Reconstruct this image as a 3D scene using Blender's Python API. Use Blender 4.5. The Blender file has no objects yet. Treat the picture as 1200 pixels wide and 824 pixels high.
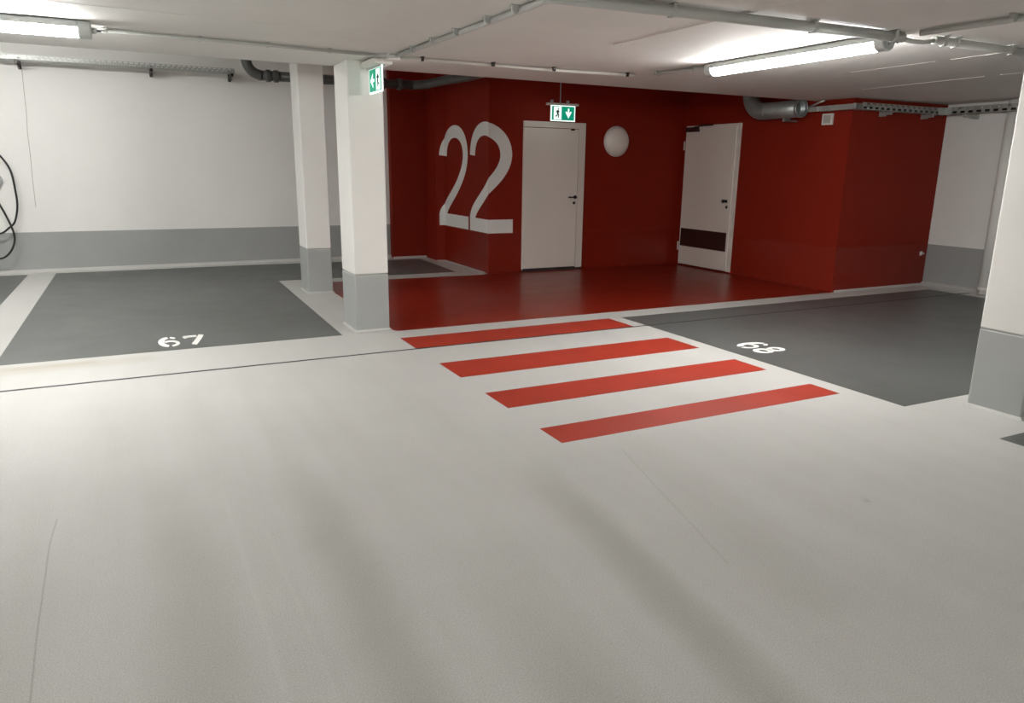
import bpy, bmesh, math, random
from mathutils import Vector, Matrix
random.seed(3)
S = 1.45                      # camera height in metres; layout below is in camera heights, times S
col = bpy.context.scene.collection
sc = bpy.context.scene

# ------------------------------------------------------------------ materials
def new_mat(name):
    m = bpy.data.materials.new(name); m.use_nodes = True
    nt = m.node_tree; b = nt.nodes['Principled BSDF']
    return m, nt, b

def pos_node(nt):
    return nt.nodes.new('ShaderNodeNewGeometry').outputs['Position']

def noise(nt, vec, scale, detail=3, rough=.5):
    n = nt.nodes.new('ShaderNodeTexNoise'); n.inputs['Scale'].default_value = scale
    n.inputs['Detail'].default_value = detail; n.inputs['Roughness'].default_value = rough
    nt.links.new(vec, n.inputs['Vector']); return n.outputs['Fac']

def ramp(nt, fac, stops):
    r = nt.nodes.new('ShaderNodeValToRGB'); e = r.color_ramp.elements
    while len(e) < len(stops): e.new(.5)
    for el, (p, c) in zip(e, stops):
        el.position = p; el.color = (c[0], c[1], c[2], 1)
    nt.links.new(fac, r.inputs['Fac']); return r.outputs['Color']

def mathn(nt, op, a, b=None, clamp=False):
    n = nt.nodes.new('ShaderNodeMath'); n.operation = op; n.use_clamp = clamp
    for i, v in enumerate((a, b)):
        if v is None: continue
        if isinstance(v, (int, float)): n.inputs[i].default_value = v
        else: nt.links.new(v, n.inputs[i])
    return n.outputs[0]

def vmath(nt, op, a, b=None):
    n = nt.nodes.new('ShaderNodeVectorMath'); n.operation = op
    for i, v in enumerate((a, b)):
        if v is None: continue
        if isinstance(v, (tuple, list, Vector)): n.inputs[i].default_value = tuple(v)
        else: nt.links.new(v, n.inputs[i])
    return n

def mixc(nt, fac, a, b, mode='MIX'):
    n = nt.nodes.new('ShaderNodeMix'); n.data_type = 'RGBA'; n.blend_type = mode
    if isinstance(fac, (int, float)): n.inputs[0].default_value = fac
    else: nt.links.new(fac, n.inputs[0])
    for i, v in ((6, a), (7, b)):
        if isinstance(v, tuple): n.inputs[i].default_value = (*v[:3], 1)
        else: nt.links.new(v, n.inputs[i])
    return n.outputs[2]

def bump(nt, b, h, strength, dist=.01):
    n = nt.nodes.new('ShaderNodeBump'); n.inputs['Strength'].default_value = strength
    n.inputs['Distance'].default_value = dist
    nt.links.new(h, n.inputs['Height']); nt.links.new(n.outputs['Normal'], b.inputs['Normal'])

def paint(name, c, rough=.5, var=.06, scale=2.5, bscale=60, bstr=.08, metallic=0, spec=.5, coat=0):
    m, nt, b = new_mat(name)
    p = pos_node(nt)
    n = noise(nt, p, scale, 5, .6)
    lo = tuple(v*(1-var) for v in c); hi = tuple(min(1, v*(1+var)) for v in c)
    nt.links.new(ramp(nt, n, [(.3, lo), (.7, hi)]), b.inputs['Base Color'])
    b.inputs['Roughness'].default_value = rough; b.inputs['Metallic'].default_value = metallic
    b.inputs['Specular IOR Level'].default_value = spec
    b.inputs['Coat Weight'].default_value = coat
    if bstr: bump(nt, b, noise(nt, p, bscale, 3), bstr, .004)
    return m

def emit(name, c, strength):
    m, nt, b = new_mat(name)
    b.inputs['Base Color'].default_value = (*c, 1)
    b.inputs['Emission Color'].default_value = (*c, 1)
    b.inputs['Emission Strength'].default_value = strength
    return m

def seg_mask(nt, p, a, b_, w, soft):
    """1 on the segment a-b of half width w, fading over soft (metres, floor plane)."""
    a = Vector((a[0]*S, a[1]*S, 0)); b_ = Vector((b_[0]*S, b_[1]*S, 0)); ba = b_-a
    pa = vmath(nt, 'SUBTRACT', p, a).outputs[0]
    d = vmath(nt, 'DOT_PRODUCT', pa, ba).outputs['Value']
    h = mathn(nt, 'MULTIPLY', d, 1/ba.length_squared, True)
    sc_ = nt.nodes.new('ShaderNodeVectorMath'); sc_.operation = 'SCALE'
    sc_.inputs[0].default_value = tuple(ba); nt.links.new(h, sc_.inputs['Scale'])
    q = vmath(nt, 'SUBTRACT', pa, sc_.outputs[0]).outputs[0]
    l = vmath(nt, 'LENGTH', q).outputs['Value']
    mr = nt.nodes.new('ShaderNodeMapRange'); mr.interpolation_type = 'SMOOTHSTEP'
    mr.inputs['From Min'].default_value = w; mr.inputs['From Max'].default_value = w+soft
    mr.inputs['To Min'].default_value = 1; mr.inputs['To Max'].default_value = 0
    nt.links.new(l, mr.inputs['Value'])
    return mr.outputs[0]

def floor_paint(name, c, rough, streaks, gstr, cloud=.07, cloud_scale=1.2, spec=.5):
    m, nt, b = new_mat(name)
    p = pos_node(nt)
    big = noise(nt, p, cloud_scale, 5, .62)
    colr = ramp(nt, big, [(.3, tuple(v*(1-cloud) for v in c)), (.7, tuple(v*(1+cloud) for v in c))])
    # wear streaked along the driving direction
    st = vmath(nt, 'MULTIPLY', p, (5.0, .35, 1)).outputs[0]
    sn = noise(nt, st, 1.0, 4, .6)
    colr = mixc(nt, 1, colr, ramp(nt, sn, [(.3, (.965, .96, .95)), (.6, (1.015, 1.015, 1.015))]), 'MULTIPLY')
    gr = noise(nt, p, 210, 2, .7)
    colr = mixc(nt, 1, colr, ramp(nt, gr, [(.32, (.80, .80, .79)), (.68, (1.14, 1.14, 1.14))]), 'MULTIPLY')
    if streaks:
        wob = nt.nodes.new('ShaderNodeTexNoise'); wob.inputs['Scale'].default_value = 1.6
        nt.links.new(p, wob.inputs['Vector'])
        w2 = vmath(nt, 'SUBTRACT', wob.outputs['Color'], (.5, .5, .5)).outputs[0]
        for path, w, soft, k, tint, wobble in streaks:
            w3 = vmath(nt, 'MULTIPLY', w2, (wobble, 0, 0)).outputs[0]
            pz = vmath(nt, 'MULTIPLY', vmath(nt, 'ADD', p, w3).outputs[0], (1, 1, 0)).outputs[0]
            msk = None
            for a, e in zip(path[:-1], path[1:]):
                m1 = seg_mask(nt, pz, a, e, w, soft)
                msk = m1 if msk is None else mathn(nt, 'MAXIMUM', msk, m1)
            if soft > .03: msk = mathn(nt, 'MULTIPLY', msk, mathn(nt, 'ADD', sn, .35, True))
            sp = nt.nodes.new('ShaderNodeSeparateXYZ'); nt.links.new(p, sp.inputs[0])
            fd = nt.nodes.new('ShaderNodeMapRange'); fd.interpolation_type = 'SMOOTHSTEP'
            fd.inputs['From Min'].default_value = path[0][1]*S+soft; fd.inputs['From Max'].default_value = path[0][1]*S+soft-max(.02, soft*7)
            nt.links.new(sp.outputs['Y'], fd.inputs['Value'])
            if path[0][1] > path[-1][1] and path[0][1] < 4: msk = mathn(nt, 'MULTIPLY', msk, fd.outputs[0])
            colr = mixc(nt, mathn(nt, 'MULTIPLY', msk, k), colr, mixc(nt, 1, colr, tint, 'MULTIPLY'))
    nt.links.new(colr, b.inputs['Base Color'])
    rn = noise(nt, p, 3, 4)
    mr = nt.nodes.new('ShaderNodeMapRange'); mr.inputs['To Min'].default_value = rough-.05; mr.inputs['To Max'].default_value = rough+.06
    nt.links.new(rn, mr.inputs['Value']); nt.links.new(mr.outputs[0], b.inputs['Roughness'])
    b.inputs['Specular IOR Level'].default_value = spec
    bump(nt, b, noise(nt, p, 240, 2, .7), gstr, .006)
    return m

DRK = (.66, .655, .60)
CRACK = [(-.288, 2.33), (-.293, 2.15), (-.288, 1.92), (-.278, 1.66), (-.268, 1.40)]
STREAKS = [([(1.18, 2.2), (1.13, 1.95), (1.07, 1.42), (.97, .5)], .01, .15, .75, DRK, .10),
           ([(.40, 2.6), (.41, 1.82), (.38, .8)], .01, .17, .6, DRK, .10),
           ([(-.02, 2.7), (.05, 1.7), (.03, 1.2)], .01, .2, .5, DRK, .10), ([(-.33, 2.2), (-.42, 1.2)], .01, .25, .45, DRK, .1),
           ([(1.62, 2.1), (1.38, 1.1)], .01, .25, .3, DRK, .1), ([(.75, 1.7), (.68, .8)], .01, .2, .5, DRK, .1),
           (CRACK, .0008, .004, .5, (.5, .5, .48), .012),
           ([(1.98, 1.43), (1.965, 1.40)], .006, .02, .7, (.45, .44, .42), .0), ([(1.52, 2.1), (1.30, 1.3)], .001, .006, .3, (.6, .6, .57), .012),
           ([(.16, 2.4), (.17, 1.3)], .002, .012, .13, (1.2, 1.2, 1.2), .02), ([(.24, 2.0), (.26, 1.2)], .002, .012, .15, (1.2, 1.2, 1.2), .02),
           ([(-.62, 4.2), (-.05, 4.22)], .03, .14, .6, (.85, .8, .70), .1), ([(-.70, 4.26), (-.30, 4.25)], .01, .09, .6, (.82, .76, .66), .1)]
M = {}
M['floor'] = floor_paint('light_grey_floor_coating', (.60, .597, .575), .36, STREAKS, .9, .04)
M['bay'] = floor_paint('dark_grey_floor_coating', (.105, .111, .108), .36, None, .25, .14, .9)
M['redfloor'] = floor_paint('red_floor_coating', (.235, .016, .006), .30, None, .03, .05, 1.2, .32)
M['stripe'] = floor_paint('red_stripe_paint', (.36, .034, .017), .45, None, .3, .07, 4, .3)
M['mark'] = paint('white_marking_paint', (.85, .85, .82), .5, .04)
M['wall'] = paint('white_wall_paint', (.78, .775, .745), .62, .025, 1.5, 70, .10)
M['ceil'] = paint('ceiling_paint', (.68, .668, .64), .7, .045, 1.2, 45, .12)
M['band'] = paint('grey_wall_paint', (.335, .345, .335), .5, .05, 2, 60, .12)
M['colband'] = paint('grey_column_paint', (.37, .385, .375), .5, .04, 2, 60, .12)
M['red'] = paint('red_wall_paint', (.225, .0155, .006), .55, .05, 1.5, 50, .06, 0, .12)
M['digit'] = paint('white_number_paint', (.82, .82, .79), .5, .02)
M['door'] = paint('door_lacquer', (.80, .755, .69), .38, .015, 2, 40, .02)
M['frame'] = paint('door_frame_lacquer', (.77, .73, .665), .4, .015, 2, 40, .02)
M['darkbrown'] = paint('dark_brown_metal', (.040, .012, .009), .45, .05)
M['black'] = paint('black_plastic', (.012, .012, .012), .4, .02)
M['darkmetal'] = paint('dark_grip_metal', (.035, .030, .026), .35, .02, metallic=.6)
M['zinc'] = paint('galvanised_steel', (.46, .48, .46), .46, .14, 14, 30, .02, metallic=.75)
M['darkpipe'] = paint('dark_grey_pipe', (.095, .098, .094), .32, .15, 6)
M['steelduct'] = paint('duct_sheet_steel', (.30, .325, .315), .38, .12, 9, 30, .02, metallic=.55)
M['conduit'] = paint('grey_conduit_plastic', (.44, .45, .43), .45, .03)
M['wconduit'] = paint('pale_conduit_plastic', (.60, .58, .54), .4, .03)
M['lampbody'] = paint('lamp_grey_plastic', (.45, .47, .46), .45, .02)
M['dome'] = paint('opal_glass', (.84, .81, .75), .14, .01, 2, 40, 0)
M['whiteplastic'] = paint('white_plastic', (.72, .70, .66), .4, .02)
M['greyprint'] = paint('grey_print', (.42, .40, .36), .5, .2, 60)
M['green'] = emit('backlit_green', (.0, .26, .15), .7)
M['signwhite'] = emit('backlit_white', (.86, .98, .93), .8)
M['signdark'] = paint('sign_dark_green', (.01, .08, .05), .5, .02)
M['tube'] = emit('fluorescent_diffuser', (1.0, .99, .965), 115.0)
M['groove'] = paint('dark_joint_and_gap_shade', (.03, .03, .028), .6, .1)  # floor joint colour, also the painted shade in the door gap
M['crackm'] = paint('hairline_grey', (.42, .42, .40), .7, .1)

# ------------------------------------------------------------------ mesh builder
class MB:
    def __init__(self): self.v = []; self.f = []; self.mi = []; self.sm = []; self.cur = 0
    def add(self, vs, fs, smooth=False):
        o = len(self.v); self.v += [Vector(x) for x in vs]
        for f in fs: self.f.append([i+o for i in f]); self.mi.append(self.cur); self.sm.append(smooth)
        return self
    def box(self, a, b):
        x0, y0, z0 = (min(a[i], b[i]) for i in range(3)); x1, y1, z1 = (max(a[i], b[i]) for i in range(3))
        vs = [(x0,y0,z0),(x1,y0,z0),(x1,y1,z0),(x0,y1,z0),(x0,y0,z1),(x1,y0,z1),(x1,y1,z1),(x0,y1,z1)]
        return self.add(vs, [(0,3,2,1),(4,5,6,7),(0,1,5,4),(1,2,6,5),(2,3,7,6),(3,0,4,7)])
    def prism(self, pts, z0, z1):
        n = len(pts)
        vs = [(x,y,z0) for x,y in pts]+[(x,y,z1) for x,y in pts]
        fs = [tuple(reversed(range(n))), tuple(range(n,2*n))]+[(i,(i+1)%n,n+(i+1)%n,n+i) for i in range(n)]
        return self.add(vs, fs)
    def extr(self, prof, p0, p1, u, v):
        """profile [(a,b)] in the u,v plane swept straight from p0 to p1"""
        n = len(prof); u = Vector(u); v = Vector(v); vs = []
        for p in (Vector(p0), Vector(p1)): vs += [p+u*a+v*b for a, b in prof]
        fs = [tuple(reversed(range(n))), tuple(range(n,2*n))]+[(i,(i+1)%n,n+(i+1)%n,n+i) for i in range(n)]
        return self.add(vs, fs)
    def tube(self, pts, r, n=12, cap=True):
        pts = [Vector(p) for p in pts]; rs = r if isinstance(r, (list, tuple)) else [r]*len(pts)
        ring = []; up = None; vs = []
        for i, p in enumerate(pts):
            t = (pts[min(i+1,len(pts)-1)]-pts[max(i-1,0)]).normalized()
            if up is None:
                up = Vector((0,0,1)) if abs(t.z) < .9 else Vector((1,0,0))
            a = t.cross(up).normalized(); up = a.cross(t).normalized()
            vs += [p+(a*math.cos(2*math.pi*k/n)+up*math.sin(2*math.pi*k/n))*rs[i] for k in range(n)]
        fs = []
        for i in range(len(pts)-1):
            for k in range(n): fs.append((i*n+k, i*n+(k+1)%n, (i+1)*n+(k+1)%n, (i+1)*n+k))
        self.add(vs, fs, True)
        if cap:
            o = len(self.v)-len(vs)
            self.f.append([o+k for k in reversed(range(n))]); self.mi.append(self.cur); self.sm.append(False)
            self.f.append([o+(len(pts)-1)*n+k for k in range(n)]); self.mi.append(self.cur); self.sm.append(False)
        return self
    def lathe(self, prof, c, axis, n=32, ref=None):
        """prof [(r, h)] round axis through c"""
        ax = Vector(axis).normalized(); ref = Vector(ref) if ref else (Vector((0,0,1)) if abs(ax.z) < .9 else Vector((1,0,0)))
        a = ax.cross(ref).normalized(); b = ax.cross(a); c = Vector(c); vs = []
        for r, h in prof:
            vs += [c+ax*h+(a*math.cos(2*math.pi*k/n)+b*math.sin(2*math.pi*k/n))*max(r,1e-5) for k in range(n)]
        fs = []
        for i in range(len(prof)-1):
            for k in range(n): fs.append((i*n+k, i*n+(k+1)%n, (i+1)*n+(k+1)%n, (i+1)*n+k))
        return self.add(vs, fs, True)
    def slotted(self, o, u, v, L, W, pitch, rows, sl, sh, skip=0, stagger=True):
        """a sheet L x W with rows of rectangular slots cut through"""
        o = Vector(o); u = Vector(u); v = Vector(v); rh = W/rows; n = int(L/pitch)
        def q(a0, a1, b0, b1):
            if a1-a0 < 1e-5 or b1-b0 < 1e-5: return
            self.add([o+u*a0+v*b0, o+u*a1+v*b0, o+u*a1+v*b1, o+u*a0+v*b1], [(0,1,2,3)])
        for r in range(rows):
            b0 = r*rh; b1 = b0+rh; off = (pitch/2 if stagger and r % 2 else 0)
            if off: q(0, off, b0, b1)
            k = 0
            while off+(k+1)*pitch <= L+1e-6:
                a = off+k*pitch; g = (pitch-sl)/2; h = (rh-sh)/2
                q(a, a+g, b0, b1); q(a+g+sl, a+pitch, b0, b1); q(a+g, a+g+sl, b0, b0+h); q(a+g, a+g+sl, b1-h, b1)
                k += 1
            q(off+k*pitch, L, b0, b1)
        return self
    def build(self, name, mats, parent=None, bevel=0, solid=0, weld=True):
        mats = mats if isinstance(mats, (list, tuple)) else [mats]
        if parent is None:
            xs = [p.x for p in self.v]; ys = [p.y for p in self.v]; zs = [p.z for p in self.v]
            org = Vector(((min(xs)+max(xs))/2, (min(ys)+max(ys))/2, min(zs)))
        else: org = world_of(parent)
        me = bpy.data.meshes.new(name)
        me.from_pydata([tuple(p-org) for p in self.v], [], self.f)
        for m in mats: me.materials.append(m)
        for pl, mi, s in zip(me.polygons, self.mi, self.sm): pl.material_index = mi; pl.use_smooth = s
        bm = bmesh.new(); bm.from_mesh(me)
        if weld: bmesh.ops.remove_doubles(bm, verts=bm.verts, dist=1e-5)
        if not solid: bmesh.ops.recalc_face_normals(bm, faces=bm.faces)
        bm.to_mesh(me); bm.free()
        o = bpy.data.objects.new(name, me); col.objects.link(o)
        if parent is None: o.location = org
        else: o.parent = parent
        if bevel:
            b = o.modifiers.new('bevel', 'BEVEL'); b.width = bevel; b.segments = 2; b.limit_method = 'ANGLE'; b.angle_limit = .6
        if solid:
            s = o.modifiers.new('solid', 'SOLIDIFY'); s.thickness = solid; s.offset = 0
        return o

def world_of(o):
    v = Vector((0,0,0))
    while o is not None: v = v+o.location; o = o.parent
    return v

def tag(o, label, cat=None, group=None, kind=None):
    if label: o['label'] = label
    if cat: o['category'] = cat
    if group: o['group'] = group
    if kind: o['kind'] = kind
    return o

def thing(name, label, cat, loc, group=None):
    o = bpy.data.objects.new(name, None); col.objects.link(o); o.location = loc
    o.empty_display_size = .1
    return tag(o, label, cat, group)

def V(x, y, z): return Vector((x*S, y*S, z*S))
def P2(pts): return [(x*S, y*S) for x, y in pts]

# ------------------------------------------------------------------ layout (camera heights)
ZC, ZU, YE = 1.585, 2.05, 4.735          # low slab soffit, upper ceiling, slab edge
XL, XR, YB, YN = -7.0, 6.47, 8.05, -6.0  # room
XA, YD, XS, YF = 3.01, 6.48, 5.27, 4.36  # red block face, door wall, stair wall, its front face
T = .12
HB = .373                                # grey band height

# ------------------------------------------------------------------ floor
floor = MB().box(V(XL-T, YN-T, -.12), V(XR+T, YB+T, 0)).build('floor', M['floor'])
tag(floor, 'light grey coated concrete floor of the parking garage with tyre wear', 'floor', kind='structure')
E3 = .0012/S
def patch(name, pts, mat, label=None, z0=-.002, z1=None):
    o = MB().prism(P2(pts), z0*S, (E3 if z1 is None else z1)*S).build(name, mat, floor)
    if label: o['label'] = label
    return o
patch('bay_paint', [(-3.3,4.36),(-.928,4.36),(-.928,7.93),(-3.3,7.93)], M['bay'], 'dark grey parking bay beside the charging cable')
patch('bay_paint', [(-.71,4.36),(1.052,4.365),(1.078,6.735),(2.765,6.70),(2.795,7.82),(1.0,7.93),(-.71,7.95)], M['bay'], 'dark grey parking bay marked 67, running on behind the columns')
patch('bay_paint', [(2.95,1.985),(6.24,1.96),(6.24,4.13),(2.95,4.15)], M['bay'], 'dark grey parking bay marked 68')
patch('bay_paint', [(2.925,-1.2),(6.24,-1.2),(6.24,1.55),(2.925,1.56)], M['bay'], 'dark grey parking bay corner past the column')
patch('red_floor_paint', [(1.378,4.38),(1.40,4.345),(XS,4.345),(XS,YD),(2.99,YD),(2.94,6.42),(1.378,6.50)], M['redfloor'], 'glossy red painted floor in front of the two doors')
for (y0, y1, lb) in ((3.862,4.147,'red crossing stripe bordering the floor joint'), (3.212,3.505,'second red crossing stripe from the red floor'),
                     (2.69,2.928,'third red crossing stripe from the red floor'), (2.235,2.408,'red crossing stripe farthest from the doors')):
    patch('crossing_stripe', [(1.347,y0),(2.85,y0+.008),(2.85,y1+.008),(1.347,y1)], M['stripe'], lb)
# joint across the driveway
patch('floor_joint', [(-6.9,3.832),(-.6,3.829),(1.345,3.847),(6.40,3.858),(6.40,3.873),(1.345,3.863),(-.6,3.849),(-6.9,3.849)], M['groove'], 'thin dark joint line across the driveway', z1=.0016/S)

# stencilled bay numbers: stroke outlines in a unit cell (x 0..1, y 0..1), stencil breaks left open
def ribbon(path, w):
    """path [(x,y)], half width w (float or list) -> list of quads"""
    n = len(path); L = []; Rr = []
    for i, (x, y) in enumerate(path):
        x0, y0 = path[max(i-1,0)]; x1, y1 = path[min(i+1,n-1)]
        d = math.hypot(x1-x0, y1-y0) or 1; nx, ny = -(y1-y0)/d, (x1-x0)/d
        ww = w[i] if isinstance(w, list) else w
        L.append((x+nx*ww, y+ny*ww)); Rr.append((x-nx*ww, y-ny*ww))
    return [[L[i], L[i+1], Rr[i+1], Rr[i]] for i in range(n-1)]
def arc(cx, cy, rx, ry, a0, a1, n=18):
    return [(cx+rx*math.cos(math.radians(a0+(a1-a0)*i/n)), cy+ry*math.sin(math.radians(a0+(a1-a0)*i/n))) for i in range(n+1)]
def cubic(p0, p1, p2, p3, n=12):
    out = []
    for i in range(n+1):
        t = i/n; s = 1-t
        out.append(tuple(s**3*p0[k]+3*s*s*t*p1[k]+3*s*t*t*p2[k]+t**3*p3[k] for k in (0,1)))
    return out
def sixq():
    q = []
    q += ribbon(arc(.5,.5,.37,.43,97,262), [.095+.045*math.sin(math.pi*i/18) for i in range(19)])
    q += ribbon(arc(.52,.5,.36,.43,45,84,8), .075)
    q += ribbon(arc(.52,.30,.36,.25,-78,128), .085)
    return q
def sevenq():
    return ribbon([(.0,.90),(.62,.90)], .1)+ribbon([(.02,.93),(.10,.72)], .09)+ribbon([(.86,1.0),(.70,.62),(.38,0)], .125)
def eightq():
    return ribbon(arc(.5,.27,.36,.20,0,360,28), .098)+ribbon(arc(.5,.75,.32,.18,0,360,28), .092)
def digits(name, quads_list, label):
    """quads_list: [(quads, origin, ux, uy)] with world vectors; a thin slab lying on the floor"""
    mb = MB(); up = Vector((0,0,1))
    for quads, o, ux, uy in quads_list:
        for q in quads:
            b = [o+ux*x+uy*y for x, y in q]
            if (b[1]-b[0]).cross(b[2]-b[0]).dot(up) < 0: b.reverse()
            mb.add([p+up*.0024 for p in b]+[p+up*.0004 for p in b], [(0,1,2,3),(7,6,5,4),(0,4,5,1),(1,5,6,2),(2,6,7,3),(3,7,4,0)])
    o = mb.build(name, M['mark'], floor, weld=False)
    o['label'] = label
digits('bay_number', [(sixq(), V(.045,4.455,0), V(.115,0,0), V(0,.255,0)), (sevenq(), V(.183,4.46,0), V(.115,0,0), V(0,.25,0))],
       'white stencilled number 67 on the dark bay')
digits('bay_number', [(sixq(), V(3.085,3.205,0), V(0,-.125,0), V(.205,0,0)), (eightq(), V(3.085,3.07,0), V(0,-.115,0), V(.205,0,0))],
       'white stencilled number 68 on the dark bay')

# ------------------------------------------------------------------ walls
def band_wall(name, box0, box1, bandface, label, splits=HB):
    a, b = Vector(box0), Vector(box1)
    up = MB().box(V(a.x,a.y,splits), V(b.x,b.y,b.z)).build(name, M['wall'])
    tag(up, label, 'wall', kind='structure')
    lo = MB().box(V(a.x,a.y,-.01), V(b.x,b.y,splits)).build('grey_base_band', M['band'], up)
    lo['label'] = 'mid grey painted lower band'
    return up
wb = band_wall('wall_back', (XL,YB,0), (2.53,YB+T,ZU), None, 'white concrete wall with grey lower band behind bay 67')
wr = band_wall('wall_right', (XR,YN,0), (XR+T,YF,ZU), None, 'white wall with grey lower band past the red corner')
wl = band_wall('wall_left', (XL-T,YN,0), (XL,YB+T,ZU), None, 'white side wall with grey lower band')
wn = band_wall('wall_rear', (XL,YN-T,0), (XR,YN,ZU), None, 'white rear wall with grey lower band')
wrec = MB().prism(P2([(2.53,7.96),(2.92,7.96),(2.92,YB+T),(2.53,YB+T)]), -.01*S, ZU*S).build('wall_recess', M['red'])
tag(wrec, 'dark red recess wall beside the tall painted number', 'wall', kind='structure')
went = MB().prism(P2([(2.92,YB+T),(2.92,7.62),(XA,7.60),(XA,YD),(XS,YD),(XS,YB+T)]), -.01*S, ZU*S).build('wall_entrance', M['red'])
tag(went, 'red wall with the white number 22 wrapped round its corner', 'wall', kind='structure')
wst = MB().prism(P2([(XS,YB+T),(XS,YF),(XR+T,YF),(XR+T,YB+T)]), -.01*S, ZU*S).build('wall_stair', M['red'])
tag(wst, 'red wall block under the cable tray', 'wall', kind='structure')

M['redgloss'] = paint('glossy_red_base_paint', (.225, .0155, .006), .24, .05, 1.5, 50, .03, 0, .35)
def gloss(parent, pts):
    g_ = .0007/S
    for (x0,y0),(x1,y1),(nx,ny) in pts:
        MB().box(V(x0,y0,.004), V(x1+nx*g_,y1+ny*g_,HB)).build('glossy_base_band', M['redgloss'], parent)
gloss(went, [((XA,7.595),(XA,YD),(-1,0)), ((XA,YD),(3.365,YD),(0,-1)), ((4.06,YD),(XS-.002,YD),(0,-1))])
gloss(wst, [((XS,YF+.002),(XS,5.588),(-1,0)), ((XS+.002,YF),(XR-.002,YF),(0,-1))])
# hairline crack in the back wall
ck = MB()
pts = [(-.765,1.80),(-.772,1.6),(-.776,1.43),(-.79,1.25),(-.792,1.05),(-.80,.88),(-.806,.6)]
for (x0,z0),(x1,z1) in zip(pts[:-1], pts[1:]):
    w = .0028
    ck.add([V(x0-w,YB-.0008,z0),V(x0+w,YB-.0008,z0),V(x1+w,YB-.0008,z1),V(x1-w,YB-.0008,z1)], [(0,1,2,3)])
ck.build('hairline_crack', M['crackm'], wb)['label'] = 'thin crack running down the white wall'

# coved skirtings in floor colour
def cove(name, path, inward, label, h=.030, d=.045, cat='skirting'):
    mb = MB()
    for (x0,y0),(x1,y1) in zip(path[:-1], path[1:]):
        t = Vector((x1-x0, y1-y0, 0)); L = t.length; t.normalize()
        n = Vector((-t.y, t.x, 0))*inward
        prof = [(0,0),(d*S,0),(d*S,.004),(d*.45*S,h*.3*S),(.006,h*S),(0,h*S)]
        mb.extr(prof, V(x0,y0,0), V(x1,y1,0), n, (0,0,1))
    o = mb.build(name, M['floor'])
    return tag(o, label, cat, kind='structure')
cove('baseboard_back', [(XL,YB),(2.53,YB)], -1, 'pale coved skirting along the white wall', .034, .06)
cove('baseboard_recess', [(2.53,7.96),(2.92,7.96)], -1, 'pale coved skirting at the red recess', .02, .03)
cove('baseboard_entrance', [(2.92,7.62),(XA,7.60),(XA,6.56)], -1, 'pale coved skirting under the painted number', .006, .03)
cove('baseboard_stair', [(XS+.03,YF),(XR,YF)], -1, 'pale coved skirting under the red wall beside bay 68', .014, .03)
cove('baseboard_right', [(XR,YF),(XR,YN)], -1, 'pale coved skirting along the side wall', .03, .07)

# ------------------------------------------------------------------ ceiling
cb = MB().box(V(XL-T,YN-T,ZC), V(XR+T,YF,ZU+.1)); cb.box(V(XL-T,YF,ZC), V(XS,YE,ZU+.1)); cb.box(V(XL-T,YE,ZU), V(XS,YB+T,ZU+.1))
ceil = cb.build('ceiling', M['ceil'], weld=False)
tag(ceil, 'white painted concrete ceiling slab with its lower edge over the columns', 'ceiling', kind='structure')
def ridge(x0, y0, x1, y1, w=.004, h=.003, mat='ceil'):
    d = Vector((x1-x0, y1-y0, 0)).normalized(); n = Vector((-d.y, d.x, 0))
    o = MB().extr([(-w,0),(w,0),(w*.4,-h),(-w*.4,-h)], V(x0,y0,ZC), V(x1,y1,ZC), n, (0,0,1)).build('formwork_seam', M[mat], ceil)
ridge(2.21, -3, 2.15, 3.2, .006, .004)
ridge(3.87, -3, 3.90, 2.3, .004, .003); ridge(3.902, 2.36, 3.915, 2.66, .005, .003); ridge(3.918, 2.75, 3.93, 3.3, .003, .0015); ridge(4.70, -3, 4.75, 2.9, .003, .002); ridge(4.752, 3.0, 4.79, 3.9, .004, .0025)
ridge(-.35, 3.45, 1.2, 3.52, .004, .002); ridge(-1.2, 1.6, 2.1, 1.66, .004, .002)

# ------------------------------------------------------------------ columns
def column(x0, y0, x1, y1, ztop, zb, label, chip):
    c = thing('concrete_column', label, 'column', V((x0+x1)/2,(y0+y1)/2,0))
    MB().box(V(x0,y0,zb), V(x1,y1,ztop)).build('shaft', M['wall'], c, bevel=.012)
    MB().box(V(x0-.0006,y0-.0006,-.01), V(x1+.0006,y1+.0006,zb)).build('grey_base_band', M['colband'], c, bevel=.012)
    mb = MB()
    d, h = .013, .013
    P = [(x0,y0),(x1,y0),(x1,y1),(x0,y1)]; Q = [(x0-d,y0-d),(x1+d,y0-d),(x1+d,y1+d),(x0-d,y1+d)]
    vs = [V(x,y,h) for x,y in P]+[V(x,y,.001) for x,y in Q]
    mb.add(vs, [(i,(i+1)%4,4+(i+1)%4,4+i) for i in range(4)])
    mb.build('base_fillet', M['floor'], c)
    return c
column(1.152,4.405,1.364,4.71,ZC+.004,.356,'white square column with grey base carrying the green exit sign',0)
column(1.180,5.95,1.375,6.23,ZU+.004,.357,'white square column with grey base standing behind the one with the exit sign',0)
column(3.232,1.655,3.56,1.885,ZC+.004,.352,'white square column with grey base at the corner of bay 68',0)

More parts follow.
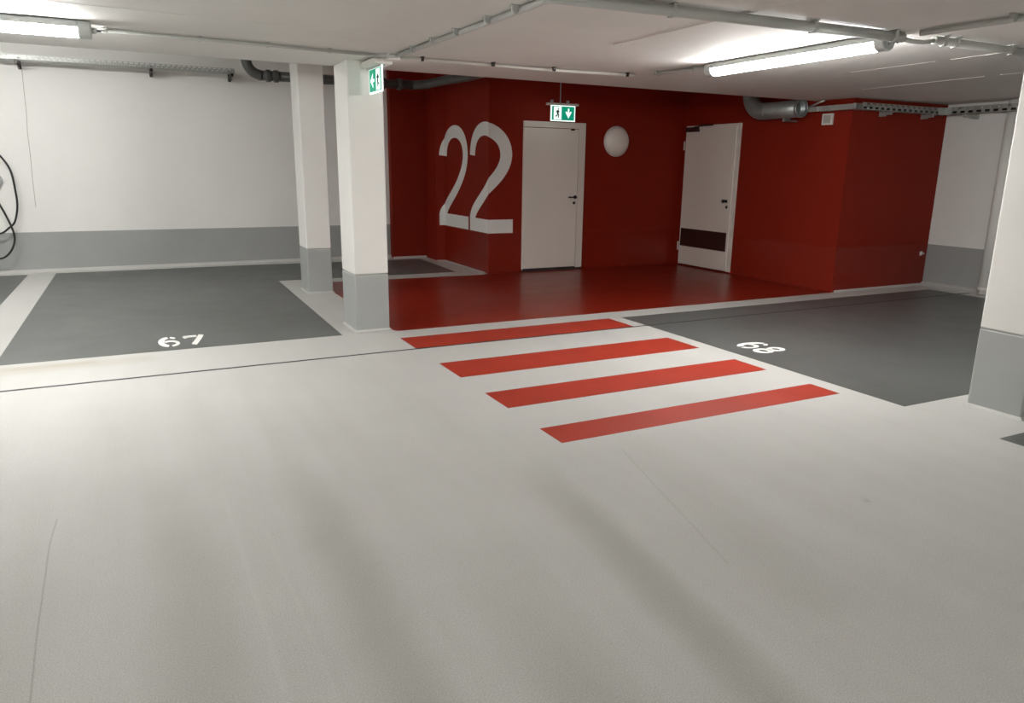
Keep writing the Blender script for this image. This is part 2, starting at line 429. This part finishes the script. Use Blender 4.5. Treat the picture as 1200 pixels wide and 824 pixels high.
# ------------------------------------------------------------------ number 22
def two_polys():
    c = cubic((.062,1.117),(.07,1.285),(.19,1.357),(.335,1.357),14)
    c += cubic((.335,1.357),(.50,1.357),(.622,1.26),(.622,1.12),14)[1:]
    c += cubic((.622,1.12),(.622,.99),(.50,.885),(.43,.822),12)[1:]
    c += cubic((.43,.822),(.29,.70),(.0630,.60),(.0630,.503),16)[1:]
    n = len(c)
    w = []
    for i in range(n):
        t = i/(n-1)
        w.append(.0625 if t < .5 else .0625-.007*math.sin(math.pi*(t-.5)/.5))
    q = ribbon(c, w)
    q.append([(0,.386),(.70,.386),(.70,.516),(.0,.516)])
    return q
def wall_number(shift, label):
    """paint cut at the wall corner: u runs along the side face towards the corner, then along the door wall"""
    y0_ = 7.66; ua = y0_-7.60; uc = y0_-YD
    mb = MB(); quads = two_polys()
    for qs, e in ((quads[:-1], .0010), (quads[-1:], .0005)):
        bm = bmesh.new()
        for q in qs: bm.faces.new([bm.verts.new((x+shift, y, 0)) for x, y in q])
        for u in (ua, uc):
            bmesh.ops.bisect_plane(bm, geom=bm.verts[:]+bm.edges[:]+bm.faces[:], plane_co=(u,0,0), plane_no=(1,0,0))
        for f in bm.faces:
            c = f.calc_center_median(); pts = [v.co.copy() for v in f.verts]
            if c.x < ua: b = [V(XA-(ua-p.x), 7.60+(ua-p.x)*.02/.09-e, p.y) for p in pts]; nrm = Vector((0,-1,0))
            elif c.x < uc: b = [V(XA-e, y0_-p.x, p.y) for p in pts]; nrm = Vector((-1,0,0))
            else: b = [V(XA+(p.x-uc), YD-e, p.y) for p in pts]; nrm = Vector((0,-1,0))
            if len(b) > 2:
                if (b[1]-b[0]).cross(b[2]-b[0]).dot(nrm) < 0: b.reverse()
                mb.add(b, [tuple(range(len(b)))])
        bm.free()
    o = mb.build('painted_digit', M['digit'], went)
    o['label'] = label
wall_number(0, 'tall white painted digit two on the side face')
wall_number(.74, 'tall white painted digit two bent round the wall corner')

# ------------------------------------------------------------------ doors
# door_1: in the door wall, facing the driveway
d1 = MB()
x0, x1, zt, fy = 3.368, 4.058, 1.437, YD
fw = .072
prof_y0, prof_y1 = (fy-.018)*S, (fy+.01)*S
d1.box((x0*S,prof_y0,.02*S), ((x0+.006)*S,prof_y1,(zt-.054)*S))
d1.box(((x1-fw)*S,prof_y0,.02*S), (x1*S,prof_y1,(zt-.054)*S)); d1.box((x0*S,prof_y0,(zt-.054)*S), (x1*S,prof_y1,zt*S))
door1 = d1.build('door_1', M['frame'], weld=False)
tag(door1, 'white steel door with black lever under the hanging exit sign', 'door', kind='structure')
r = MB().box((( x1-fw-.004)*S,(fy-.022)*S,.02*S), ((x1-fw+.012)*S,(fy-.016)*S,(zt-.05)*S)).build('rebate_strip', M['door'], door1)
MB().box(((x0+.004)*S,(fy-.021)*S,.03*S), ((x1-fw-.008)*S,(fy+.005)*S,(zt-.060)*S)).build('door_leaf', M['door'], door1, bevel=.003)
MB().box((x0*S,(fy-.012)*S,.0*S), ((x1)*S,(fy+.005)*S,.0285*S)).build('threshold_gap_shade', M['groove'], door1)  # near-black strip painted in for the shade under the door leaf
ly = (fy-.021)*S
h = MB(); hx, hz = 3.955*S, .725*S
h.lathe([(0,.0),(.026,0),(.026,.008),(.012,.010),(.011,.045),(0,.046)], (hx,ly,hz), (0,-1,0), 20)
h.tube([(hx,ly-.045,hz),(hx-.02,ly-.05,hz),(hx-.06,ly-.052,hz),(hx-.135,ly-.05,hz)], .0095, 10)
hh = h.build('lever_handle', M['darkmetal'], door1)
k = MB().lathe([(0,0),(.021,0),(.021,.007),(.010,.008),(.009,.016),(0,.016)], (3.945*S,ly,.668*S), (0,-1,0), 18).build('lock_cylinder', M['darkmetal'], door1)
MB().box((3.885*S,ly-.002,1.362*S), (3.930*S,ly,1.378*S)).build('type_plate', M['darkbrown'], door1)

# door_2: in the stair wall, facing the painted number
y0, y1 = 6.385, 5.592
fx = XS
d2 = MB()
d2.box(((fx-.016)*S,y1*S,.012*S), ((fx+.01)*S,(y1+.055)*S,1.422*S)); d2.box(((fx-.016)*S,y1*S,1.422*S), ((fx+.01)*S,y0*S,1.447*S))
d2.box(((fx-.016)*S,(y0-.012)*S,.012*S), ((fx+.01)*S,y0*S,1.422*S))
door2 = d2.build('door_2', M['frame'], weld=False)
tag(door2, 'white steel door with dark brown panel near its foot', 'door', kind='structure')
leafx = (fx-.026)*S
MB().box((leafx,(y1+.045)*S,.018*S), ((fx+.005)*S,(y0-.008)*S,1.424*S)).build('door_leaf', M['door'], door2, bevel=.003)
MB().box((leafx-.002,(y1+.072)*S,.018*S), (leafx+.004,(y1+.080)*S,1.42*S)).build('edge_strip', M['frame'], door2)
pn = MB(); pn.box((leafx-.004,6.360*S,.210*S), (leafx+.002,5.660*S,.400*S))
pnl = pn.build('kick_panel', M['darkbrown'], door2, bevel=.002); pnl['label'] = 'dark brown panel across the lower door'
bd = MB()
for (a,b,c_,d_) in ((6.368,5.652,.203,.211),(6.368,5.652,.399,.407)): bd.box((leafx-.006,a*S,c_*S),(leafx,b*S,d_*S))
bd.build('panel_rim', M['frame'], pnl)
cl = MB().box((leafx-.055,6.350*S,1.385*S), (leafx-.001,6.165*S,1.432*S))
clo = cl.build('door_closer', M['darkbrown'], door2, bevel=.006); clo['label'] = 'dark brown door closer at the hinge side'
MB().box((leafx-.028,6.15*S,1.436*S), (leafx-.006,5.965*S,1.452*S)).build('slide_rail', M['darkbrown'], clo, bevel=.003)
MB().tube([(leafx-.035,6.22*S,1.434*S),(leafx-.03,6.10*S,1.440*S)], .008, 8).build('closer_arm', M['darkbrown'], clo)
MB().box((leafx-.012,6.165*S,1.405*S), (leafx-.001,6.10*S,1.432*S)).build('closer_bracket', M['whiteplastic'], clo)
h = MB(); c0 = Vector((leafx,5.707*S,.706*S))
h.box(c0+Vector((-.008,-.036,-.02)), c0+Vector((0,.036,.02)))
h.lathe([(0,.006),(.016,.006),(.016,.02),(.024,.03),(.024,.05),(0,.052)], c0+Vector((0,.012,0)), (-1,0,0), 20)
h.build('door_knob', M['black'], door2, bevel=.002)
MB().lathe([(0,0),(.022,0),(.022,.006),(.010,.008),(.009,.016),(0,.016)], (leafx,5.689*S,.650*S), (-1,0,0), 18).build('lock_cylinder', M['black'], door2)
for z in (1.25, .205):
    MB().tube([(leafx-.004,6.392*S,(z-.045)*S),(leafx-.004,6.392*S,(z+.045)*S)], .011, 12).build('hinge', M['whiteplastic'], door2)

# ------------------------------------------------------------------ opal dome lamp
g = thing('dome_wall_lamp', 'unlit round opal wall lamp on the red wall between the two doors', 'lamp', V(4.435,YD,1.275))
MB().lathe([(0,0),(.150*S,0),(.150*S,.010*S),(.143*S,.014*S),(0,.014*S)], V(4.435,YD,1.275), (0,-1,0), 48).build('base_ring', M['whiteplastic'], g)
MB().lathe([(.141*S*math.cos(a), (.012+.075*math.sin(a))*S) for a in [math.pi/2*i/14 for i in range(15)]], V(4.435,YD,1.275), (0,-1,0), 48).build('opal_dome', M['dome'], g)

# ------------------------------------------------------------------ exit signs
def sign_panel(parent, c, ux, nrm, w, hgt, arrow_dir, man_first, both=False):
    """edge-lit panel: frame, green field, white door with running figure, white arrow. ux: reading direction, nrm: towards the viewer"""
    c = Vector(c); ux = Vector(ux); nrm = Vector(nrm); uz = Vector((0,0,1))
    def bx(mb, a0, a1, b0, b1, d0, d1):
        vs = [c+ux*a+uz*b+nrm*d for d in (d0,d1) for a, b in ((a0,b0),(a1,b0),(a1,b1),(a0,b1))]
        mb.add(vs, [(0,1,2,3),(7,6,5,4),(0,4,5,1),(1,5,6,2),(2,6,7,3),(3,7,4,0)])
    def poly(mb, pts, d):
        b = [c+ux*a+uz*z+nrm*d for a, z in pts]; n = len(b)
        t = [p+nrm*.0012 for p in b]
        if (ux.cross(uz)).dot(nrm) < 0: b.reverse(); t.reverse()
        mb.add(b+t, [tuple(reversed(range(n))), tuple(range(n,2*n))]+[(i,(i+1)%n,n+(i+1)%n,n+i) for i in range(n)])
    mb = MB(); bx(mb, -w/2, w/2, -hgt/2, hgt/2, -.006, .006)
    pan = mb.build('light_panel', M['signwhite'], parent, bevel=.002)
    fw_, fh = w*.91, hgt*.86
    mb = MB(); bx(mb, -fw_/2, fw_/2, -fh/2, fh/2, .006, .0075)
    mb.build('green_field', M['green'], pan)
    sgn = -1 if man_first else 1
    mb = MB()
    dc = sgn*fw_*.25                             # centre of the white doorway
    dw = fw_*.17
    poly(mb, [(dc-dw,-fh*.46),(dc+dw,-fh*.46),(dc+dw,fh*.46),(dc-dw,fh*.46)], .0076)
    ac = -sgn*fw_*.24; a = fh*.36                # arrow
    sh = [(-.2,1),(.2,1),(.2,.05),(.5,.36),(.92,.36),(0,-1),(-.92,.36),(-.5,.36),(-.2,.05)]
    if arrow_dir == 'left': sh = [(z, x) for x, z in sh]
    poly(mb, [(ac+x*a*.85, z*a) for x, z in sh], .0076)
    mb.build('white_symbol', M['signwhite'], pan, weld=False)
    # running figure in green on the white doorway
    mb = MB(); m_ = 1 if man_first else -1
    def limb(pts, t):
        for q in ribbon([(dc+m_*x*fh, z*fh) for x, z in pts], t*fh): poly(mb, q, .0090)
    poly(mb, [(dc+m_*.06*fh+.055*fh*math.cos(t), .30*fh+.055*fh*math.sin(t)) for t in [2*math.pi*i/12 for i in range(12)]], .0090)
    limb([(.04,.22),(-.01,.0)], .075); limb([(.03,.18),(.12,.08),(.19,.12)], .036); limb([(.02,.19),(-.10,.14),(-.13,.04)], .036)
    limb([(-.01,.02),(.10,-.10),(.06,-.33)], .046); limb([(-.01,.0),(-.05,-.18),(-.20,-.24)], .046)
    mb.build('running_figure', M['signdark'], pan, weld=False)
    return pan
# on the column, its face turned to the bays
sg = thing('exit_sign', 'green emergency exit sign with sideways arrow at the head of the white column', 'sign', V(1.285,4.26,ZC-.16))
MB().box(V(1.232,4.13,1.540), V(1.335,4.392,1.572)).build('housing', M['whiteplastic'], sg, bevel=.008)
MB().box(V(1.255,4.17,1.570), V(1.315,4.36,ZC+.002)).build('ceiling_mount', M['lampbody'], sg)
MB().box(V(1.29,4.06,1.556), V(1.355,4.135,1.572)).build('cable_inlet', M['whiteplastic'], sg, bevel=.004)
MB().box(V(1.262,4.132,1.530), V(1.292,4.385,1.545)).build('panel_rail', M['lampbody'], sg)
sign_panel(sg, V(1.275,4.247,1.468), (0,-1,0), (-1,0,0), .245*S, .138*S, 'left', False)
# hanging in front of the first door
sh_ = thing('exit_sign', 'green emergency exit sign with downward arrow hanging over the door', 'sign', V(3.63,6.2,1.42))
MB().box(V(3.468,6.172,1.566), V(3.790,6.228,1.586)).build('housing', M['whiteplastic'], sh_, bevel=.005)
MB().tube([V(3.605,6.2,1.586),V(3.605,6.2,ZU+.002)], .008, 10).build('hanging_rod', M['lampbody'], sh_)
for x in (3.515, 3.685):
    MB().box(V(x-.012,6.19,1.584), V(x+.012,6.21,1.612)).build('rod_socket', M['lampbody'], sh_, bevel=.002)
sign_panel(sh_, V(3.63,6.19,1.497), (1,0,0), (0,-1,0), .262*S, .142*S, 'down', True)

# ------------------------------------------------------------------ fluorescent lamps
def lamp(x, y, axis, L, label, gland=1, zc=ZC):
    """batten lamp fixed to the soffit; axis 'x' or 'y'; (x,y) centre in camera heights, L metres"""
    t = thing('fluorescent_lamp', label, 'ceiling lamp', V(x,y,zc-.09))
    a = Vector((1,0,0)) if axis == 'x' else Vector((0,1,0)); n = Vector((-a.y, a.x, 0)); up = Vector((0,0,1))
    c = V(x,y,zc)+Vector((0,0,.018))
    e = .075
    MB().extr([(-.050,-.022),(.050,-.022),(.056,-.034),(.056,-.064),(-.056,-.064),(-.056,-.034)], c-a*(L/2-e), c+a*(L/2-e), n, up).build('batten_body', M['lampbody'], t, bevel=.004)
    for k in (-1, 1):
        MB().box(c+a*k*L*.3-n*.02-a*.02-up*.026, c+a*k*L*.3+n*.02+a*.02-up*.0185).build('mounting_clip', M['zinc'], t)
    pr = [(.054*math.cos(q), -.062+.055*math.sin(q)) for q in [-math.pi*i/14 for i in range(15)]]
    MB().extr(pr, c-a*(L/2-e), c+a*(L/2-e), n, up).build('diffuser', M['tube'], t)
    for sgn in (-1, 1):
        pr2 = [(.060*math.cos(q), -.062+.060*math.sin(q)) for q in [-math.pi*i/14 for i in range(15)]]+[(-.054,-.022),(.054,-.022)]
        ec = MB().extr(pr2, c+a*sgn*(L/2-e), c+a*sgn*L/2, n, up).build('end_cap', M['lampbody'], t, bevel=.008)
        if sgn == gland:
            MB().tube([c+a*sgn*L/2-up*.07, c+a*sgn*(L/2+.022)-up*.07, c+a*sgn*(L/2+.03)-up*.07], [.018,.018,.011], 12).build('cable_gland', M['lampbody'], ec)
    return t
lamp(-.085-.56, 3.86, 'x', 1.60, 'lit tube lamp on the soffit above bay 67 edge', 1)
lamp(2.985, 2.895, 'y', 1.66, 'lit tube lamp on the soffit near the bay 68 number', -1)
for (x, y, ax_) in ((-.67, -1.7, 'x'), (2.98, -2.4, 'y'), (-4.2, 3.86, 'x'), (-4.2, -1.7, 'x')):  # unseen lamps added as fill light for the foreground and the sides
    lamp(x, y, ax_, 1.6, 'unseen tube lamp added on the soffit to fill the driveway with light', 1).__setitem__('group', 'added fill lamps over the driveway')

# ------------------------------------------------------------------ ceiling conduits
def conduit(name, pts, r, label, clips, mat='conduit', clip_mat='conduit', cat='conduit', n=12):
    """round conduit just under the soffit with saddle clips at the fractions given"""
    P = [V(x,y,ZC)-Vector((0,0,r+.006)) for x, y in pts]
    o = thing(name, label, cat, P[0])
    MB().tube(P, r, n).build('conduit_tube', M[mat], o)
    a, b = P[0], P[-1]; d = (b-a).normalized(); nn = Vector((-d.y, d.x, 0))
    for f in clips:
        c = a+(b-a)*f
        mb = MB()
        pr = [(-r-.012,r+.006),(-r-.012,r),(-r-.003,r-.002),(-r-.003,-r*.4),(-r*.6,-r-.003),(r*.6,-r-.003),(r+.003,-r*.4),(r+.003,r-.002),(r+.012,r),(r+.012,r+.006)]
        mb.extr(pr, c-d*.011, c+d*.011, nn, (0,0,1))
        mb.build('saddle_clip', M[clip_mat], o)
    return o
conduit('ceiling_conduit', [(-.07,3.985),(.48,4.005),(1.34,4.065)], .0125, 'thin grey conduit from the lamp to the column exit sign', (.02,.30,.52,.74,.96))
conduit('ceiling_conduit', [(1.365,4.075),(2.28,4.095),(2.88,4.03)], .0125, 'pale conduit along the slab edge before the red doors', (.08,.36,.62,.96), 'wconduit', 'darkmetal')
conduit('ceiling_conduit', [(2.93,3.90),(2.985,3.50)], .016, 'short conduit leading to the far end of the lit lamp', (.06,.8))
conduit('ceiling_conduit', [(1.318,3.99),(1.345,3.0),(1.37,1.2),(1.37,-4)], .017, 'grey conduit running from the column sign towards the driveway', (.03,.065,.10,.14,.17,.22))
conduit('ceiling_conduit', [(1.335,3.99),(1.362,3.0),(1.387,1.2),(1.387,-4)], .006, 'thin cable beside the conduit over the zebra stripes', ())
conduit('ceiling_trunking', [(1.3,2.35),(2.0,2.31),(2.99,2.265)], .030, 'thick grey conduit crossing the soffit to the lamp end', (.30,.70,.965))
conduit('ceiling_trunking', [(3.165,2.245),(3.8,2.245),(6.4,2.2)], .027, 'thick grey conduit continuing past the lamp to the corner column', (.02,.045,.17,.5,.8))
conduit('ceiling_conduit', [(3.0,2.19),(3.03,1.86),(3.06,-4)], .018, 'grey conduit leaving the lamp end towards the driveway', (.06,.14,.3))
lamp(-1.15, 6.2, 'x', 1.6, 'lit tube lamp under the upper ceiling above the bay with the charging cable', 1, ZU)
fc = MB().tube([V(2.98,2.265,ZC)-Vector((0,0,.04)), V(3.03,2.25,ZC)-Vector((0,0,.055)), V(3.10,2.245,ZC)-Vector((0,0,.055)), V(3.17,2.245,ZC)-Vector((0,0,.036))], .013, 10).build('flexible_cable', M['conduit'])
tag(fc, 'short grey cable bridging the gap between the two thick conduits', 'cable')
lc = MB().tube([V(2.985,2.305,ZC)-Vector((0,0,.052)), V(2.99,2.285,ZC)-Vector((0,0,.062)), V(2.99,2.265,ZC)-Vector((0,0,.05))], .005, 8).build('lamp_cable', M['black'])
tag(lc, 'thin lamp lead joining the lit lamp to the thick conduit', 'cable')
lc = MB().tube([V(-.075,3.86,ZC)-Vector((0,0,.052)), V(-.06,3.89,ZC)-Vector((0,0,.045)), V(-.07,3.985,ZC)-Vector((0,0,.02))], .005, 8).build('lamp_cable', M['black'])
tag(lc, 'thin lamp lead from the lamp above bay 67 to its conduit', 'cable')

# ------------------------------------------------------------------ cable trays
def tray(parent, p0, p1, side, w, h, pitch=.05, rows=2, sl=.026, sh=.010, bottom_rows=4, name='tray_section'):
    """U-shaped perforated tray; p0 is a lower corner on the room side, side: vector to the wall side"""
    p0 = Vector(p0); p1 = Vector(p1); u = (p1-p0); L = u.length; u.normalize(); s = Vector(side).normalized(); up = Vector((0,0,1))
    mb = MB()
    mb.slotted(p0, u, up, L, h, pitch, rows, sl, sh)
    mb.slotted(p0+s*w, u, up, L, h, pitch, rows, sl, sh)
    mb.slotted(p0, u, s, L, w, pitch, bottom_rows, sl, sh*1.3)
    for b in (p0, p0+s*w):
        mb.add([b+up*h, b+u*L+up*h, b+u*L+up*h+(s if b == p0 else -s)*.008, b+up*h+(s if b == p0 else -s)*.008], [(0,1,2,3)])
    return mb.build(name, M['zinc'], parent, solid=.0015)
def bracket(parent, base, out, length, drop=.07, mat='darkmetal'):
    """cantilever arm from a wall plate"""
    base = Vector(base); out = Vector(out).normalized(); side = out.cross(Vector((0,0,1)))
    mb = MB()
    mb.extr([(-.018,-drop),(.018,-drop),(.018,.07),(-.018,.07)], base, base+out*.008, side, (0,0,1))
    mb.extr([(-.016,0),(.016,0),(.016,-.035),(-.016,-.035)], base+out*.006, base+out*length, side, (0,0,1))
    mb.extr([(-.003,-.035),(.003,-.035),(.003,-drop),(-.003,-drop)], base+out*.006, base+out*length*.55, side, (0,0,1))
    return mb.build('wall_bracket', M[mat], parent)
tl = thing('cable_tray', 'long perforated steel cable tray high on the white wall', 'cable tray', V(-2,7.85,1.83))
tray(tl, V(-6.9,7.80,1.838), V(.97,7.80,1.838), (0,1,0), .20*S*.7, .055, .063, 2, .040, .017, 4)
for x in (-5.2,-4.2,-3.2,-1.9,-.78,.255,.945):
    bracket(tl, V(x,YB-.002,1.832), (0,-1,0), .36, .075)
ts = thing('cable_tray', 'perforated steel cable tray on the red wall facing the driveway', 'cable tray', V(5.77,4.30,1.49))
tray(ts, V(5.255,4.26,1.492), V(6.28,4.26,1.492), (0,1,0), .085*S, .052*S, .10, 2, .056, .025, 3)
MB().box(V(6.20,4.256,1.488), V(6.28,4.2595,1.546)).build('joint_plate', M['zinc'], ts)
for x in (5.60, 6.13): bracket(ts, V(x,YF-.002,1.487), (0,-1,0), .155, .05, 'zinc')
tw = thing('cable_tray', 'perforated steel cable tray on the white side wall below the soffit', 'cable tray', V(6.32,2.4,1.49))
tray(tw, V(6.285,4.345,1.492), V(6.285,.5,1.492), (1,0,0), .075*S, .056*S, .10, 2, .056, .026, 3)
MB().box(V(6.2795,4.19,1.488), V(6.2845,4.34,1.548)).build('joint_plate', M['zinc'], tw)
for y in (4.08, 3.0, 1.8): bracket(tw, V(XR-.002,y,1.487), (-1,0,0), .27, .05, 'zinc')
te = thing('cable_tray', 'plain short steel tray piece between the air duct and the perforated tray', 'cable tray', V(5.21,4.45,1.49))
tray(te, V(5.18,4.66,1.492), V(5.18,4.255,1.492), (1,0,0), .072*S, .040*S, .4, 1, .01, .005, 1)
q = MB().tube([V(5.27,4.30,1.508), V(6.27,4.30,1.508)], .022, 10).build('slot_dark_cable', M['black'])  # added behind the slots so the tray openings read dark
tag(q, 'dark cable added in the tray on the red wall to darken its slots', 'cable')
q = MB().tube([V(6.325,4.33,1.508), V(6.325,.55,1.508)], .022, 10).build('slot_dark_cable', M['black'])  # same dark filler for the slots of the side wall tray
tag(q, 'dark cable added in the tray on the white side wall to darken its slots', 'cable')
# bright latch on the tray end and the diagonal strut beside the duct
MB().box(V(5.168,4.63,1.49), V(5.186,4.72,1.53)).build('end_clamp', M['zinc'], te, bevel=.003)
MB().tube([V(5.15,4.70,1.53), V(5.16,4.55,1.575)], .012, 8).build('tray_strut', M['zinc'], te)

# ------------------------------------------------------------------ pipes
def bend(c, r, d0, d1, n=8):
    """quarter bend: comes in along d0, leaves along d1, corner at c"""
    c = Vector(c); d0 = Vector(d0); d1 = Vector(d1)
    o = c-d0*r+d1*r
    return [o+(-d1*math.cos(a)+d0*math.sin(a))*r for a in [math.pi/2*i/n for i in range(n+1)]]
pz, py, pr = 1.795, 7.45, .067
dp = thing('drain_pipe', 'dark grey drain pipe bending down from the ceiling beside the cable tray', 'pipe', V(1.06,py,pz))
b = bend(V(1.03,py,pz), .19, (0,0,-1), (1,0,0))
MB().tube([V(1.03,py,ZU+.01)]+b, pr, 20).build('pipe_bend', M['darkpipe'], dp)
MB().tube([b[-1], V(2.62,py,pz)], pr*.96, 20).build('pipe_run', M['darkpipe'], dp)
for x in (1.215, 1.285, 1.48, 2.02, 2.30, 2.47):
    MB().lathe([(pr*.9,-.03),(pr*1.16,-.03),(pr*1.2,-.02),(pr*1.2,.02),(pr*1.16,.03),(pr*.9,.03)], V(x,py,pz), (1,0,0), 20).build('coupling', M['darkpipe'], dp)
MB().lathe([(pr*.9,-.04),(pr*1.2,-.04),(pr*1.2,.04),(pr*.9,.04)], V(1.03,py,1.965), (0,0,1), 20).build('coupling', M['darkpipe'], dp)
MB().tube([V(2.62,py,pz), V(2.72,py-.1,pz+.005), V(2.80,py-.35,pz+.02), V(2.85,6.6,1.81), V(2.86,5.9,1.815), V(2.86,5.2,1.82)], pr*.95, 16).build('branch_pipe', M['darkpipe'], dp)
hb = MB().box(V(1.47,py-.01,pz+.03), V(1.49,py+.01,ZU+.005)).build('pipe_hanger', M['darkmetal'], dp)
# round air duct on the stair wall
dx, dz, dr = 5.125, 1.522, .071*S
ad = thing('air_duct', 'round sheet steel air duct with open end high on the red wall', 'duct', V(dx,4.9,dz))
bb = bend(V(dx,5.36,dz), .24, (0,1,0), (0,0,1))
MB().tube([V(dx,4.765,dz)]+bb+[V(dx,5.36,ZU+.005)], dr, 28, cap=False).build('duct_tube', M['steelduct'], ad, solid=.004)
MB().lathe([(dr*.98,-.022),(dr*1.07,-.022),(dr*1.07,.012),(dr*.98,.012),(dr*.90,.012),(dr*.90,-.022),(dr*.98,-.022)], V(dx,4.765,dz), (0,1,0), 32).build('end_collar', M['steelduct'], ad)
MB().lathe([(0,.0),(dr*.97,.0)], V(dx,4.83,dz), (0,1,0), 28).build('damper_blade', M['steelduct'], ad)
MB().lathe([(dr*.98,-.015),(dr*1.05,-.015),(dr*1.05,.015),(dr*.98,.015)], V(dx,5.14,dz), (0,1,0), 28).build('joint_band', M['steelduct'], ad)
hg = MB(); hg.box(V(dx-.012,4.92,dz-.10), V(dx+.055,4.945,dz-.068)); hg.box(V(dx+.04,4.92,dz-.10), V(XS,4.945,dz-.085))
hg.build('duct_bracket', M['steelduct'], ad)
# white downpipe on the side wall
wp = thing('downpipe', 'white vertical downpipe on the side wall beyond bay 68', 'pipe', V(6.415,3.755,0))
MB().tube([V(6.415,3.755,.004), V(6.415,3.755,ZC+.002)], .05*S, 24).build('pipe_tube', M['wall'], wp)
for z in (.05,):
    MB().lathe([(.049*S,-.02),(.054*S,-.02),(.054*S,.02),(.049*S,.02)], V(6.415,3.755,z), (0,0,1), 24).build('pipe_collar', M['wall'], wp)

# ------------------------------------------------------------------ small fittings
jb = thing('junction_box', 'small square white box on the red wall under the cable tray end', 'box', V(XS,4.585,1.385))
MB().box(V(XS-.02,4.535,1.384), V(XS,4.642,1.476)).build('box_body', M['whiteplastic'], jb, bevel=.004)
MB().box(V(XS-.0215,4.553,1.398), V(XS-.019,4.626,1.462)).build('printed_plate', M['greyprint'], jb)
hk = thing('wall_hook', 'tiny white fitting low on the red wall beside the white corner', 'fitting', V(6.386,YF,.28))
MB().box(V(6.372,YF-.012,.272), V(6.398,YF,.308)).build('plate', M['whiteplastic'], hk, bevel=.004)
MB().tube([V(6.385,YF-.01,.295), V(6.385,YF-.035,.29)], .008, 10).build('peg', M['whiteplastic'], hk)

# charging cable looped on a wall holder
def catmull(pts, n=8):
    out = []
    for i in range(len(pts)-1):
        p0, p1, p2, p3 = (Vector(pts[max(0,min(len(pts)-1,j))]) for j in (i-1,i,i+1,i+2))
        for k in range(n):
            t = k/n
            out.append(.5*((2*p1)+(p2-p0)*t+(2*p0-5*p1+4*p2-p3)*t*t+(3*p1-p0-3*p2+p3)*t**3))
    out.append(Vector(pts[-1])); return out
A, B = 7.965, 7.935
cp = [(-1.45,A,1.02),(-1.42,A,.80),(-1.33,A,.86),(-1.20,A,1.07),(-1.075,A,1.10),(-1.008,A,1.043),(-.949,A,.921),(-.934,A,.737),(-.938,A,.603),(-.973,A,.476),
      (-1.020,A,.425),(-1.095,A,.374),(-1.22,A,.385),(-1.30,A,.52),(-1.28,B,.78),(-1.20,B,.90),(-1.12,B,.78),(-1.063,B,.63),(-1.026,B,.525),(-.990,B,.386),(-.997,B,.288),(-1.047,B,.198),
      (-1.123,B,.155),(-1.25,B,.18),(-1.34,B,.32),(-1.36,B,.55),(-1.33,B,.72)]
cc = MB().tube(catmull([V(*q) for q in cp]), .0125, 10).build('hanging_cable', M['black'])
tag(cc, 'black charging cable hanging in loops on the white wall', 'cable')
ch = thing('cable_holder', 'grey round cable holder on the white wall inside the black cable loops', 'holder', V(-1.10,YB,.83))
MB().lathe([(0,0),(.072*S,0),(.072*S,.05),(.060*S,.06),(.035*S,.06),(.03*S,.10),(0,.10)], V(-1.10,YB,.835), (0,-1,0), 28).build('holder_body', M['lampbody'], ch)
wbx = thing('wall_charger', 'grey wall charging box feeding the black looped cable', 'charger', V(-1.45,YB,1.0))
MB().box(V(-1.56,7.96,1.0), V(-1.34,YB,1.32)).build('charger_case', M['lampbody'], wbx, bevel=.02)

# ------------------------------------------------------------------ camera, world, view
f, pit, rol, yaw = 863.47, .2441, .013208, .46866
cy, sy = math.cos(yaw), math.sin(yaw); cp_, sp_ = math.cos(pit), math.sin(pit); cr, sr = math.cos(rol), math.sin(rol)
A_ = Matrix(((cy,-sy,0),(0,0,-1),(sy,cy,0))); B_ = Matrix(((1,0,0),(0,cp_,-sp_),(0,sp_,cp_))); C_ = Matrix(((cr,-sr,0),(sr,cr,0),(0,0,1)))
R_ = C_ @ B_ @ A_
cam = bpy.data.cameras.new('camera'); co = bpy.data.objects.new('camera', cam); col.objects.link(co)
cam.sensor_width = 36; cam.sensor_fit = 'HORIZONTAL'; cam.lens = f*36/1200; cam.clip_start = .05; cam.clip_end = 100
rot = Matrix((R_[0], -R_[1], -R_[2])).transposed()
co.matrix_world = Matrix.Translation((0,0,S)) @ rot.to_4x4()
sc.camera = co
w = bpy.data.worlds.new('world'); sc.world = w; w.use_nodes = True
w.node_tree.nodes['Background'].inputs['Color'].default_value = (.5,.5,.5,1); w.node_tree.nodes['Background'].inputs['Strength'].default_value = .05
sc.view_settings.view_transform = 'Standard'; sc.view_settings.look = 'None'; sc.view_settings.gamma = 1
sc.view_settings.use_curve_mapping = False
sc.view_settings.exposure = 0.34
sc.cycles.max_bounces = 10; sc.cycles.diffuse_bounces = 8; sc.cycles.glossy_bounces = 4
